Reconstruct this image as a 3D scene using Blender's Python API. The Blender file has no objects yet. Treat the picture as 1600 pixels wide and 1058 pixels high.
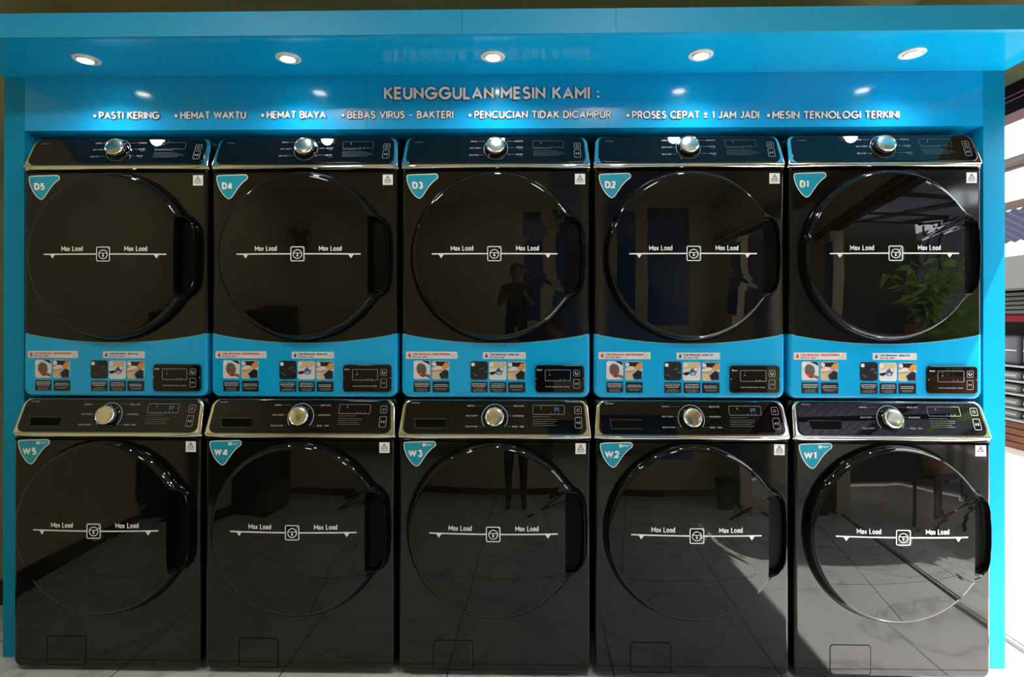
import bpy, bmesh, math, random
from mathutils import Matrix, Vector
PI = math.pi
R = math.radians
SC = bpy.context.scene
COL = SC.collection
random.seed(7)

# ------------------------------------------------------------------ camera
cam_d = bpy.data.cameras.new('camera')
cam = bpy.data.objects.new('camera', cam_d)
COL.objects.link(cam)
cam_d.sensor_width = 36
cam_d.lens = 872.67 / 1600 * 36
cam_d.shift_x = (800 - 817.55) / 1600
cam_d.shift_y = (497.45 - 529) / 1600
cam_d.clip_start = 0.02
cam.matrix_world = (Matrix.Translation((0.1386, -2.0391, 1.2801)) @ Matrix.Rotation(0.0182, 4, 'Z')
                    @ Matrix.Rotation(PI / 2 + 0.0017, 4, 'X') @ Matrix.Rotation(0.0011, 4, 'Z'))
SC.camera = cam

# ------------------------------------------------------------------ sky, sun, exposure
world = bpy.data.worlds.new('daylight')
SC.world = world
world.use_nodes = True
bg = world.node_tree.nodes['Background']
bg.inputs[0].default_value = (0.86, 0.93, 1.0, 1)
bg.inputs[1].default_value = 3.0
sun_d = bpy.data.lights.new('sun', 'SUN')
sun = bpy.data.objects.new('sun', sun_d)
COL.objects.link(sun)
sun_d.energy = 8.5
sun_d.angle = R(0.6)
sun_d.color = (1, 0.96, 0.9)
sun.rotation_euler = Vector((-0.42, 0.10, -1.0)).to_track_quat('-Z', 'Y').to_euler()
sun.location = (3, -3, 6)
vs = SC.view_settings
vs.view_transform = 'Standard'
vs.look = 'None'
vs.gamma = 1
vs.use_curve_mapping = False
vs.exposure = 1.8
SC.cycles.max_bounces = 10
SC.cycles.diffuse_bounces = 6
SC.cycles.glossy_bounces = 6
SC.cycles.sample_clamp_indirect = 6

# ------------------------------------------------------------------ materials
MATS = {}
def mat(name, col=(0.5, 0.5, 0.5), rough=0.5, metal=0.0, ior=1.5, emit=None, es=1.0, coat=0.0, bump=None, var=None, trans=0.0):
    """procedural principled material; bump=(scale,strength,distance), var=(scale,colour2,detail)"""
    if name in MATS: return MATS[name]
    m = bpy.data.materials.new(name); MATS[name] = m
    m.use_nodes = True
    nt = m.node_tree; b = nt.nodes['Principled BSDF']
    b.inputs['Base Color'].default_value = (*col, 1)
    b.inputs['Roughness'].default_value = rough
    b.inputs['Metallic'].default_value = metal
    b.inputs['IOR'].default_value = ior
    b.inputs['Coat Weight'].default_value = coat
    b.inputs['Coat Roughness'].default_value = 0.03
    b.inputs['Transmission Weight'].default_value = trans
    m.diffuse_color = (*col, 1)
    if emit:
        b.inputs['Emission Color'].default_value = (*emit, 1)
        b.inputs['Emission Strength'].default_value = es
    if bump or var:
        tc = nt.nodes.new('ShaderNodeTexCoord')
    if var:
        n = nt.nodes.new('ShaderNodeTexNoise'); n.inputs['Scale'].default_value = var[0]; n.inputs['Detail'].default_value = var[2]
        mx = nt.nodes.new('ShaderNodeMix'); mx.data_type = 'RGBA'
        mx.inputs['A'].default_value = (*col, 1); mx.inputs['B'].default_value = (*var[1], 1)
        nt.links.new(tc.outputs['Object'], n.inputs['Vector'])
        nt.links.new(n.outputs['Fac'], mx.inputs['Factor'])
        nt.links.new(mx.outputs['Result'], b.inputs['Base Color'])
    if bump:
        n = nt.nodes.new('ShaderNodeTexNoise'); n.inputs['Scale'].default_value = bump[0]; n.inputs['Detail'].default_value = 1.5
        bp = nt.nodes.new('ShaderNodeBump'); bp.inputs['Strength'].default_value = bump[1]; bp.inputs['Distance'].default_value = bump[2]
        nt.links.new(tc.outputs['Object'], n.inputs['Vector'])
        nt.links.new(n.outputs['Fac'], bp.inputs['Height'])
        nt.links.new(bp.outputs['Normal'], b.inputs['Normal'])
    return m

BODY = mat('black_stainless', (0.0045, 0.0042, 0.0036), 0.07, 0, 1.46, bump=(2.2, 0.10, 0.02))
CAB = mat('cabinet_black', (0.008, 0.008, 0.008), 0.35)
GLASS = mat('door_glass_black', (0.0028, 0.0027, 0.0025), 0.012, 0, 1.42)
GLASS2 = mat('door_glass_tinted', (0.0055, 0.005, 0.004), 0.012, 0, 1.42)
RECESS = mat('recess_black', (0.0012, 0.0012, 0.0012), 0.45, 0, 1.2)
PANEL = mat('control_panel_black', (0.003, 0.003, 0.0034), 0.015, 0, 1.45)
CHROME = mat('chrome', (0.80, 0.79, 0.76), 0.07, 1.0)
KNOB = mat('brushed_steel', (0.72, 0.68, 0.58), 0.16, 1.0)
WHITE = mat('white_print', (0.82, 0.82, 0.80), 0.45)
GREYP = mat('grey_print', (0.30, 0.31, 0.31), 0.5)
DIMP = mat('dim_print', (0.13, 0.14, 0.15), 0.5)
BLACKP = mat('black_print', (0.012, 0.012, 0.016), 0.25)
LEDB = mat('blue_led', (0.02, 0.05, 0.1), 0.4, emit=(0.10, 0.35, 0.75), es=0.10)
RINGB = mat('dial_arc', (0.25, 0.36, 0.46), 0.3)
BLUE = mat('blue_vinyl', (0.001, 0.39, 0.74), 0.12, 0, 1.5, bump=(1.6, 0.25, 0.03))
BLUEB = mat('blue_banner_vinyl', (0.001, 0.39, 0.78), 0.13, 0, 1.5, bump=(1.3, 0.25, 0.03))
FASC = mat('teal_fascia', (0.002, 0.33, 0.66), 0.5)
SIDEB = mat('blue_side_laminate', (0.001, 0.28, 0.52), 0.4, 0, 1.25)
BAND = mat('blue_band_vinyl', (0.002, 0.36, 0.70), 0.14, 0, 1.5, bump=(5, 0.1, 0.01))
TEAL = mat('badge_teal', (0.005, 0.30, 0.43), 0.3)
RED = mat('red_print', (0.62, 0.05, 0.02), 0.4)
NAVY = mat('navy_print', (0.02, 0.06, 0.16), 0.4)
SKIN = mat('skin_print', (0.55, 0.25, 0.13), 0.4)
ORANGE = mat('orange_print', (0.62, 0.25, 0.05), 0.4)
BEIGE = mat('beige_print', (0.55, 0.44, 0.27), 0.4)
PALE = mat('pale_print', (0.62, 0.62, 0.62), 0.4)
LILAC = mat('lilac_print', (0.42, 0.48, 0.78), 0.4)
MAROONP = mat('dark_red_print', (0.22, 0.02, 0.02), 0.4)
HALO = mat('dark_letter_edge', (0.02, 0.035, 0.045), 0.5)
LETTER = mat('silver_white_letter', (0.88, 0.89, 0.92), 0.4)
LAMPW = mat('white_lamp_ring', (0.8, 0.8, 0.78), 0.35)
LAMPE = mat('lamp_glow', (1, 1, 1), 0.4, emit=(1.0, 0.97, 0.92), es=6.0)
WALL = mat('cream_wall_paint', (0.62, 0.55, 0.29), 0.6, var=(1.2, (0.58, 0.51, 0.27), 3))
CEIL = mat('ceiling_paint', (0.62, 0.52, 0.28), 0.7)
RUBBER = mat('black_rubber', (0.012, 0.012, 0.012), 0.6)
PLASTIC = mat('black_plastic', (0.012, 0.012, 0.013), 0.35)
MAROON = mat('maroon_paint', (0.045, 0.005, 0.007), 0.6, 0, 1.3)
PINK = mat('pink_line_paint', (0.55, 0.12, 0.12), 0.35)
STEELB = mat('brown_steel', (0.022, 0.013, 0.010), 0.8, 0, 1.25)
ROOFM = mat('corrugated_sheet', (0.46, 0.46, 0.60), 0.5)
GREYM = mat('grey_metal_sheet', (0.024, 0.023, 0.020), 0.7, 0, 1.1)
TARP = mat('grey_tarp', (0.022, 0.022, 0.020), 0.9, 0, 1.03)
CONC = mat('pale_concrete', (0.46, 0.40, 0.34), 0.8, var=(3, (0.38, 0.33, 0.28), 4))
ASPH = mat('brown_road', (0.20, 0.16, 0.13), 0.9, var=(4, (0.15, 0.12, 0.10), 5))
LEAF = mat('leaf_green', (0.26, 0.46, 0.06), 0.35)
POTM = mat('clay_pot', (0.30, 0.11, 0.05), 0.7)

def floor_material():
    m = bpy.data.materials.new('marble_tile'); m.use_nodes = True
    nt = m.node_tree; b = nt.nodes['Principled BSDF']
    tc = nt.nodes.new('ShaderNodeTexCoord')
    mp = nt.nodes.new('ShaderNodeMapping'); mp.inputs['Location'].default_value = (0.17, 0.12, 0)
    br = nt.nodes.new('ShaderNodeTexBrick'); br.offset = 0.0; br.inputs['Scale'].default_value = 1.0
    br.inputs['Brick Width'].default_value = 0.6; br.inputs['Row Height'].default_value = 0.6
    br.inputs['Mortar Size'].default_value = 0.0022; br.inputs['Mortar Smooth'].default_value = 0.1
    n = nt.nodes.new('ShaderNodeTexNoise'); n.inputs['Scale'].default_value = 1.6; n.inputs['Detail'].default_value = 6; n.inputs['Distortion'].default_value = 1.6
    rp = nt.nodes.new('ShaderNodeValToRGB')
    e = rp.color_ramp.elements
    e[0].position = 0.40; e[0].color = (0.68, 0.68, 0.67, 1)
    e[1].position = 0.62; e[1].color = (0.71, 0.71, 0.70, 1)
    q = e.new(0.50); q.color = (0.50, 0.49, 0.48, 1)
    q = e.new(0.475); q.color = (0.65, 0.65, 0.64, 1)
    q = e.new(0.53); q.color = (0.66, 0.66, 0.65, 1)
    br.inputs['Mortar'].default_value = (0.05, 0.05, 0.05, 1)
    nt.links.new(tc.outputs['Object'], mp.inputs['Vector'])
    nt.links.new(mp.outputs['Vector'], br.inputs['Vector'])
    nt.links.new(tc.outputs['Object'], n.inputs['Vector'])
    nt.links.new(n.outputs['Fac'], rp.inputs['Fac'])
    nt.links.new(rp.outputs['Color'], br.inputs['Color1']); nt.links.new(rp.outputs['Color'], br.inputs['Color2'])
    nt.links.new(br.outputs['Color'], b.inputs['Base Color'])
    b.inputs['Roughness'].default_value = 0.10
    return m
FLOORM = floor_material()

# ------------------------------------------------------------------ mesh helpers
class MB:
    """collects shapes and links them as ONE mesh object"""
    def __init__(s): s.v = []; s.f = []; s.m = []; s.mats = []
    def mi(s, m):
        if m not in s.mats: s.mats.append(m)
        return s.mats.index(m)
    def add(s, vs, fs, m):
        o = len(s.v); s.v += [tuple(p) for p in vs]; k = s.mi(m)
        for f in fs: s.f.append([o + i for i in f]); s.m.append(k)
    def box(s, x0, x1, y0, y1, z0, z1, m):
        s.add([(x0, y0, z0), (x1, y0, z0), (x1, y1, z0), (x0, y1, z0), (x0, y0, z1), (x1, y0, z1), (x1, y1, z1), (x0, y1, z1)],
              [(3, 2, 1, 0), (4, 5, 6, 7), (0, 1, 5, 4), (1, 2, 6, 5), (2, 3, 7, 6), (3, 0, 4, 7)], m)
    def bbox(s, x0, x1, y0, y1, z0, z1, m, r=0.004, n=3):
        """box with rounded edges"""
        b = bmesh.new()
        bmesh.ops.create_cube(b, size=1)
        for v in b.verts:
            v.co = Vector(((x0 + x1) / 2 + v.co.x * (x1 - x0), (y0 + y1) / 2 + v.co.y * (y1 - y0), (z0 + z1) / 2 + v.co.z * (z1 - z0)))
        bmesh.ops.bevel(b, geom=b.edges[:], offset=r, segments=n, profile=0.5, affect='EDGES')
        b.verts.index_update()
        s.add([v.co[:] for v in b.verts], [[v.index for v in f.verts] for f in b.faces], m)
        b.free()
    def prism(s, pts, y0, y1, m, bev=0.0, n=4, fn=None, back=True):
        """front-view outline pts (x,z; counter-clockwise) extruded from y0 (front) to y1 with a rounded front edge"""
        loops = [(y1, pts)]
        if bev > 0:
            for k in range(n + 1):
                a = k / n * PI / 2
                loops.append((y0 + bev - bev * math.sin(a), inset(pts, bev * (1 - math.cos(a)))))
            loops.append((y0, inset(pts, bev + .0012)))
        else: loops.append((y0, pts))
        V = []; F = []; N = len(pts)
        for y, L in loops: V += [(x, y, z) for x, z in L]
        for j in range(len(loops) - 1):
            for i in range(N):
                i2 = (i + 1) % N
                F.append((j * N + i, j * N + i2, (j + 1) * N + i2, (j + 1) * N + i))
        F.append([(len(loops) - 1) * N + i for i in range(N)])
        if back: F.append([i for i in reversed(range(N))])
        if fn: V = [fn(*p) for p in V]
        s.add(V, F, m)
    def poly(s, pts, m, fn):
        s.add([fn(x, z) for x, z in pts], [list(range(len(pts)))], m)
    def ringpoly(s, a, b, m, fn):
        N = len(a)
        s.add([fn(*p) for p in a] + [fn(*p) for p in b], [(i, (i + 1) % N, N + (i + 1) % N, N + i) for i in range(N)], m)
    def lathe(s, prof, c, m, n=40, axis='y', fn=None, closed=False):
        """profile of (radius, height) turned about an axis through c"""
        V = []; F = []
        for r, h in prof:
            for i in range(n):
                a = 2 * PI * i / n; u, w = r * math.cos(a), r * math.sin(a)
                V.append((c[0] + u, c[1] + h, c[2] + w) if axis == 'y' else (c[0] + u, c[1] + w, c[2] + h) if axis == 'z' else (c[0] + h, c[1] + u, c[2] + w))
        K = len(prof)
        for j in range(K - 1):
            for i in range(n):
                F.append((j * n + i, j * n + (i + 1) % n, (j + 1) * n + (i + 1) % n, (j + 1) * n + i))
        if closed:
            F.append(list(range(n))); F.append([(K - 1) * n + i for i in range(n)])
        if fn: V = [fn(*p) for p in V]
        s.add(V, F, m)
    def tube(s, path, r, m, n=8):
        path = [Vector(p) for p in path]; V = []; F = []
        for i, p in enumerate(path):
            d = (path[min(i + 1, len(path) - 1)] - path[max(i - 1, 0)]).normalized()
            up = Vector((0, 0, 1)) if abs(d.z) < 0.9 else Vector((1, 0, 0))
            a = d.cross(up).normalized(); b = d.cross(a)
            rr = r[i] if isinstance(r, (list, tuple)) else r
            for k in range(n):
                t = 2 * PI * k / n; V.append(p + a * rr * math.cos(t) + b * rr * math.sin(t))
        for i in range(len(path) - 1):
            for k in range(n): F.append((i * n + k, i * n + (k + 1) % n, (i + 1) * n + (k + 1) % n, (i + 1) * n + k))
        F.append(list(range(n))); F.append([(len(path) - 1) * n + k for k in range(n)])
        s.add(V, F, m)
    def stroke(s, pts, w, m, fn, y0=0.0, y1=None, closed=False, lim=None):
        """flat line of width w along 2-D points; fn(x,z,depth)->3-D; y1 gives it thickness"""
        P = [Vector((a, b)) for a, b in pts]; N = len(P)
        if N < 2: return
        L = []; Rr = []
        for i in range(N):
            if closed: d0 = P[i] - P[i - 1]; d1 = P[(i + 1) % N] - P[i]
            else:
                d0 = P[i] - P[i - 1] if i else P[1] - P[0]
                d1 = P[i + 1] - P[i] if i < N - 1 else P[i] - P[i - 1]
            d0 = d0.normalized(); d1 = d1.normalized()
            n0 = Vector((-d0.y, d0.x)); n1 = Vector((-d1.y, d1.x))
            mm = n0 + n1
            mm = n0 if mm.length < 1e-5 else mm.normalized()
            k = w / 2 / max(0.2 if lim else 0.42, mm.dot(n0))
            L.append(P[i] + mm * k); Rr.append(P[i] - mm * k)
        if lim:
            for p in L + Rr: p.y = min(lim[1], max(lim[0], p.y))
        V = [fn(p.x, p.y, y0) for p in L] + [fn(p.x, p.y, y0) for p in Rr]
        E = N if closed else N - 1
        F = [(i, N + i, N + (i + 1) % N, (i + 1) % N) for i in range(E)]
        if y1 is not None:
            V += [fn(p.x, p.y, y1) for p in L] + [fn(p.x, p.y, y1) for p in Rr]
            for i in range(E):
                j = (i + 1) % N
                F += [(i, j, 2 * N + j, 2 * N + i), (N + j, N + i, 3 * N + i, 3 * N + j)]
            if not closed: F += [(0, 2 * N, 3 * N, N), (N - 1, 2 * N - 1, 4 * N - 1, 3 * N - 1)]
        s.add(V, F, m)
    def build(s, name, parent=None, smooth=40, recalc=True):
        me = bpy.data.meshes.new(name)
        me.from_pydata(s.v, [], s.f)
        for m in s.mats: me.materials.append(m)
        me.polygons.foreach_set('material_index', s.m)
        me.update()
        if recalc:
            b = bmesh.new(); b.from_mesh(me); bmesh.ops.recalc_face_normals(b, faces=b.faces[:]); b.to_mesh(me); b.free()
        if smooth:
            me.polygons.foreach_set('use_smooth', [True] * len(me.polygons))
            me.set_sharp_from_angle(angle=R(smooth))
        o = bpy.data.objects.new(name, me)
        COL.objects.link(o)
        if parent: o.parent = parent
        return o

def inset(pts, d):
    """move a counter-clockwise outline inwards by d"""
    N = len(pts); out = []
    for i in range(N):
        a = Vector(pts[i - 1]); p = Vector(pts[i]); b = Vector(pts[(i + 1) % N])
        d0 = (p - a); d1 = (b - p)
        d0 = d0.normalized() if d0.length > 1e-9 else d1.normalized(); d1 = d1.normalized() if d1.length > 1e-9 else d0
        n0 = Vector((-d0.y, d0.x)); n1 = Vector((-d1.y, d1.x)); m = n0 + n1
        m = n0 if m.length < 1e-6 else m.normalized()
        out.append(tuple(p + m * (d / max(0.5, m.dot(n0)))))
    return out
def rrect(x0, x1, z0, z1, r, n=5, rs=None):
    """rounded rectangle, counter-clockwise; rs = radii of bottom-left, bottom-right, top-right, top-left"""
    rs = rs or (r, r, r, r); out = []
    for (cx, cz, a0), q in zip(((x0, z0, 180), (x1, z0, 270), (x1, z1, 0), (x0, z1, 90)), rs):
        ox = cx + (q if cx == x0 else -q); oz = cz + (q if cz == z0 else -q)
        for k in range(n + 1):
            a = R(a0 + 90 * k / n); out.append((ox + q * math.cos(a), oz + q * math.sin(a)))
    return out
def circle(cx, cz, r, n=24): return [(cx + r * math.cos(2 * PI * k / n), cz + r * math.sin(2 * PI * k / n)) for k in range(n)]
def smoothloop(pts, n=6):
    """Catmull-Rom through a closed set of points"""
    out = []; N = len(pts)
    for i in range(N):
        p0, p1, p2, p3 = (Vector(pts[(i + k) % N]) for k in (-1, 0, 1, 2))
        for k in range(n):
            t = k / n
            out.append(tuple(0.5 * ((2 * p1) + (p2 - p0) * t + (2 * p0 - 5 * p1 + 4 * p2 - p3) * t * t + (3 * p1 - p0 - 3 * p2 + p3) * t ** 3)))
    return out

def thing(name, label, cat, loc=(0, 0, 0), rz=0, group=None):
    o = bpy.data.objects.new(name, None); COL.objects.link(o)
    o.empty_display_size = 0.1
    o.location = loc; o.rotation_euler = (0, 0, rz)
    return tag(o, label, cat, group)
def tag(o, label, cat, group=None, kind=None):
    o['label'] = label; o['category'] = cat
    if group: o['group'] = group
    if kind: o['kind'] = kind
    return o
def struct(o): o['kind'] = 'structure'; return o
def dup(root, loc, label):
    r = root.copy(); COL.objects.link(r); r.location = loc; r['label'] = label
    def rec(a, b):
        for ch in list(a.children):
            c = ch.copy(); COL.objects.link(c); c.parent = b
            rec(ch, c)
    rec(root, r)
    return r

# ------------------------------------------------------------------ lettering: stroke glyphs on a cap height of 1
def arc(cx, cy, rx, ry, a0, a1, n=10):
    return [(cx + rx * math.cos(R(a0 + (a1 - a0) * k / n)), cy + ry * math.sin(R(a0 + (a1 - a0) * k / n))) for k in range(n + 1)]
G = {
 'A': (.80, [[(0, 0), (.40, 1), (.80, 0)], [(.14, .30), (.66, .30)]]),
 'B': (.60, [[(0, 0), (0, 1), (.30, 1)] + arc(.30, .765, .24, .235, 90, -90)[1:] + [(0, .53)], [(.30, .53)] + arc(.34, .265, .26, .265, 90, -90)[1:] + [(0, 0)]]),
 'C': (.84, [arc(.5, .5, .5, .5, 45, 315, 16)]),
 'D': (.74, [[(0, 0), (0, 1), (.28, 1)] + arc(.28, .5, .46, .5, 90, -90, 12)[1:] + [(0, 0)]]),
 'E': (.50, [[(.50, 1), (0, 1), (0, 0), (.50, 0)], [(0, .52), (.45, .52)]]),
 'F': (.48, [[(.48, 1), (0, 1), (0, 0)], [(0, .50), (.43, .50)]]),
 'G': (.96, [arc(.5, .5, .5, .5, 45, 345, 16)[:-1] + [(.95, .26), (.96, .46), (.52, .46)]]),
 'H': (.68, [[(0, 0), (0, 1)], [(.68, 0), (.68, 1)], [(0, .52), (.68, .52)]]),
 'I': (.0, [[(0, 0), (0, 1)]]),
 'J': (.42, [[(.42, 1), (.42, .26)] + arc(.21, .24, .21, .24, 0, -160, 8)]),
 'K': (.62, [[(0, 0), (0, 1)], [(.58, 1), (.04, .46)], [(.20, .60), (.64, 0)]]),
 'L': (.46, [[(0, 1), (0, 0), (.46, 0)]]),
 'M': (.84, [[(0, 0), (0, 1), (.42, .34), (.84, 1), (.84, 0)]]),
 'N': (.70, [[(0, 0), (0, 1), (.70, 0), (.70, 1)]]),
 'O': (1.0, [arc(.5, .5, .5, .5, 90, 450, 20)]),
 'P': (.58, [[(0, 0), (0, 1), (.30, 1)] + arc(.30, .72, .27, .28, 90, -90)[1:] + [(0, .44)]]),
 'R': (.60, [[(0, 0), (0, 1), (.30, 1)] + arc(.30, .73, .26, .27, 90, -90)[1:] + [(0, .46)], [(.28, .46), (.60, 0)]]),
 'S': (.56, [arc(.28, .755, .25, .245, 35, 270, 10) + arc(.28, .255, .28, .255, 90, -145, 10)[1:]]),
 'T': (.62, [[(0, 1), (.62, 1)], [(.31, 1), (.31, 0)]]),
 'U': (.66, [[(0, 1), (0, .33)] + arc(.33, .33, .33, .33, 180, 360, 12)[1:] + [(.66, 1)]]),
 'V': (.76, [[(0, 1), (.38, 0), (.76, 1)]]),
 'W': (1.12, [[(0, 1), (.27, 0), (.56, 1), (.85, 0), (1.12, 1)]]),
 'X': (.68, [[(0, 1), (.68, 0)], [(0, 0), (.68, 1)]]),
 'Y': (.70, [[(0, 1), (.35, .46), (.70, 1)], [(.35, .46), (.35, 0)]]),
 'Z': (.62, [[(.03, 1), (.60, 1), (0, 0), (.62, 0)]]),
 '1': (.22, [[(0, .84), (.22, 1), (.22, 0)]]),
 '2': (.54, [arc(.27, .72, .25, .28, 165, -35, 10) + [(0, 0), (.56, 0)]]),
 '3': (.56, [arc(.26, .745, .23, .255, 150, -90, 10), arc(.27, .265, .28, .265, 90, -150, 10)]),
 '4': (.78, [[(.56, 0), (.56, 1)], [(.50, 1), (.02, .24)], [(-.06, .20), (.78, .20)]]),
 '5': (.54, [[(.50, 1), (.09, 1), (.05, .58)] + arc(.25, .31, .28, .31, 110, -140, 10)]),
 '7': (.52, [[(0, 1), (.52, 1), (.15, 0)]]),
 '9': (.54, [arc(.27, .70, .26, .30, 0, 360, 14), [(.53, .70), (.24, 0)]]),
 ':': (.0, [[(0, .06), (0, .20)], [(0, .52), (0, .66)]]),
 '-': (.46, [[(0, .40), (.46, .40)]]), '+': (.5, [[(0, .45), (.5, .45)], [(.25, .2), (.25, .7)]]),
 '±': (.52, [[(0, .62), (.52, .62)], [(.26, .36), (.26, .88)], [(0, .12), (.52, .12)]]),
 '/': (.36, [[(0, -.05), (.36, 1.05)]]),
 'a': (.44, [arc(.22, .33, .22, .33, 0, 360, 14), [(.44, .68), (.44, 0)]]),
 'c': (.42, [arc(.27, .33, .27, .33, 50, 310, 10)]),
 'd': (.46, [arc(.23, .33, .23, .33, 0, 360, 14), [(.46, 1.04), (.46, 0)]]),
 'e': (.50, [[(.02, .36), (.50, .36)] + arc(.26, .33, .25, .33, 5, 310, 12)]),
 'h': (.42, [[(0, 1.04), (0, 0)], [(0, .40)] + arc(.21, .42, .21, .25, 170, 0, 8) + [(.42, 0)]]),
 'i': (.0, [[(0, 0), (0, .66)], [(0, .84), (0, .98)]]),
 'l': (.0, [[(0, 0), (0, 1.04)]]),
 'm': (.74, [[(0, 0), (0, .66)], [(0, .42)] + arc(.185, .44, .185, .22, 170, 0, 8) + [(.37, 0)], [(.37, .42)] + arc(.555, .44, .185, .22, 170, 0, 8) + [(.74, 0)]]),
 'n': (.42, [[(0, 0), (0, .66)], [(0, .40)] + arc(.21, .42, .21, .24, 170, 0, 8) + [(.42, 0)]]),
 'o': (.54, [arc(.27, .33, .27, .33, 90, 450, 14)]),
 'r': (.26, [[(0, 0), (0, .66)], [(0, .40)] + arc(.22, .40, .22, .26, 170, 80, 5)]),
 's': (.36, [arc(.18, .50, .16, .16, 40, 270, 8) + arc(.18, .17, .18, .17, 90, -140, 8)[1:]]),
 't': (.30, [[(.12, .90), (.12, .12), (.28, .02)], [(0, .64), (.30, .64)]]),
 'u': (.42, [[(0, .66), (0, .22)] + arc(.21, .22, .21, .22, 180, 360, 8) + [(.42, .66)], [(.42, .66), (.42, 0)]]),
 'v': (.46, [[(0, .66), (.23, 0), (.46, .66)]]),
 'x': (.44, [[(0, .66), (.44, 0)], [(0, 0), (.44, .66)]]),
 'y': (.46, [[(0, .66), (.23, .02)], [(.46, .66), (.16, -.28)]]),
}
def text_strokes(s, w, gap=0.26, space=0.52):
    """strokes (centre-lines) of a string and its width, cap height 1, stroke width w inside the cap height"""
    x = w / 2; out = []
    for ch in s:
        if ch == ' ': x += space; continue
        adv, st = G[ch]
        for q in st: out.append([(x + a, w / 2 + b * (1 - w)) for a, b in q])
        x += adv + gap * 0.55 + w
    return out, x - gap * 0.55 - w / 2
def text(mb, s, x0, z0, x1, h, w, m, fn, y0=0.0, y1=None, halo=None, shift=(0, 0), slope=0.0):
    """write s with its left end at x0 (or stretched from x0 to x1), baseline z0, cap height h"""
    st, W = text_strokes(s, w)
    kx = h if x1 is None else (x1 - x0) / W
    for i, q in enumerate(st):
        up = .00005 * (i % 5)
        P = [(x0 + a * kx + shift[0], z0 + b * h + shift[1] + slope * a * kx) for a, b in q]
        sl0 = slope * kx * q[0][0] + shift[1]; lo = z0 - .34 * h + sl0 if min(b for a, b in q) < 0 else z0 + sl0; hi = z0 + h * 1.06 + sl0 if max(b for a, b in q) > 1 - w / 2 + .001 else z0 + h + sl0
        if halo: mb.stroke(P, w * h + halo[0], halo[1], fn, halo[2] + up, lim=(lo - halo[0] / 2, hi + halo[0] / 2))
        mb.stroke(P, w * h, m, fn, y0 + up, y1, lim=(lo, hi))
    return W * kx
def textc(mb, s, xc, z0, h, w, m, fn, y0=0.0):
    W = text_strokes(s, w)[1] * h
    text(mb, s, xc - W / 2, z0, None, h, w, m, fn, y0)

# ------------------------------------------------------------------ the setting
XL, XR, YB, YF, ZC = -2.25, 2.03, 0.95, -3.30, 2.84
def wallbox(name, dims, m):
    b = MB(); b.box(*dims, m); return struct(b.build(name, smooth=0))
b = MB(); b.box(XL - .1, 2.50, YF - .1, 4.2, -0.08, 0, FLOORM); struct(b.build('floor', smooth=0))
wallbox('ceiling', (XL - .1, XR + .1, YF - .1, YB + .1, ZC, ZC + .08), CEIL)
wallbox('wall_left', (XL - .1, XL, YF, YB, 0, ZC), WALL)
wallbox('wall_back', (XL - .1, XR + .1, YB, YB + .1, 0, ZC), WALL)
wallbox('wall_front', (XL - .1, XR + .1, YF - .1, YF, 0, ZC), WALL)
b = MB()
b.box(XR, XR + .1, YF, YB, 2.20, ZC, WALL)
b.box(XR, XR + .1, 0.50, YB, 0, 2.20, WALL)
b.box(XR, XR + .1, YF, -2.63, 0, 2.085, WALL)
struct(b.build('wall_right', smooth=0))
b = MB(); b.box(XL, XL + .014, YF, YB, 0, .11, mat('brown_baseboard', (0.05, 0.03, 0.02), 0.3)); struct(b.build('baseboard_left', smooth=0))
b = MB(); b.box(XL + .014, XR, YF, YF + .014, 0, .11, MATS['brown_baseboard']); struct(b.build('baseboard_front', smooth=0))
# maroon lintel over the shop opening, with two thin pink lines
b = MB()
b.box(XR - .03, XR + .07, YF, .50, 2.085, 2.20, MAROON)
b.box(XR - .034, XR - .03, YF, .50, 2.150, 2.155, PINK); b.box(XR - .034, XR - .03, YF, .50, 2.132, 2.137, PINK)
struct(b.build('trim_1', smooth=0))
b = MB(); b.box(XR - .012, XR + .012, YF, .50, 0, .004, RUBBER); b.box(XR + .03, XR + .036, YF, .50, 0, .003, RUBBER); struct(b.build('trim_2', smooth=0))
b = MB(); b.box(4.7, 9.5, -7, 8, -0.10, -0.02, ASPH); o = b.build('road', smooth=0); struct(o)
b = MB(); b.box(2.50, 4.7, YF - .1, 4.2, -0.08, -.002, CONC); b.box(XR + .1, 4.7, -7, YF - .1, -0.08, -.002, CONC); struct(b.build('pavement', smooth=0))

# ------------------------------------------------------------------ the blue surround of the machines
SY = 0.04
su = thing('laundry_surround', 'blue built-in surround with lettered banner and lamp canopy framing ten laundry machines', 'surround', (0, SY, 0))
JO, JI = 1.867, 1.789
for sx in (-1, 1):
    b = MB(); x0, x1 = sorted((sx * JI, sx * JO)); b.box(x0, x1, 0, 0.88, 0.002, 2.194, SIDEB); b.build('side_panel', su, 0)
xs = -0.4865
for x0, x1 in ((-JI, xs - .0006), (xs + .0006, JI)):
    b = MB(); b.box(x0, x1, 0.001, 0.30, 1.992, 2.194, BLUEB); b.build('banner_panel', su, 0)
b = MB(); b.box(-JO, JO, -.296, .30, 2.1945, 2.204, BLUE); b.build('canopy_soffit', su, 0)
for x0, x1, dy in ((-JO, -.0915, 0), (-.0905, .3995, .0), (.4005, JO, 0)):
    b = MB(); b.box(x0, x1, -.298 + dy, -.280, 2.193, 2.271, FASC); b.build('fascia_board', su, 0)
b = MB(); b.box(-JO, JO, -.280, .88, 2.255, 2.269, FASC); b.build('canopy_top', su, 0)
def lay(x, z, d=0.0): return (x, -d, z)
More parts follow.
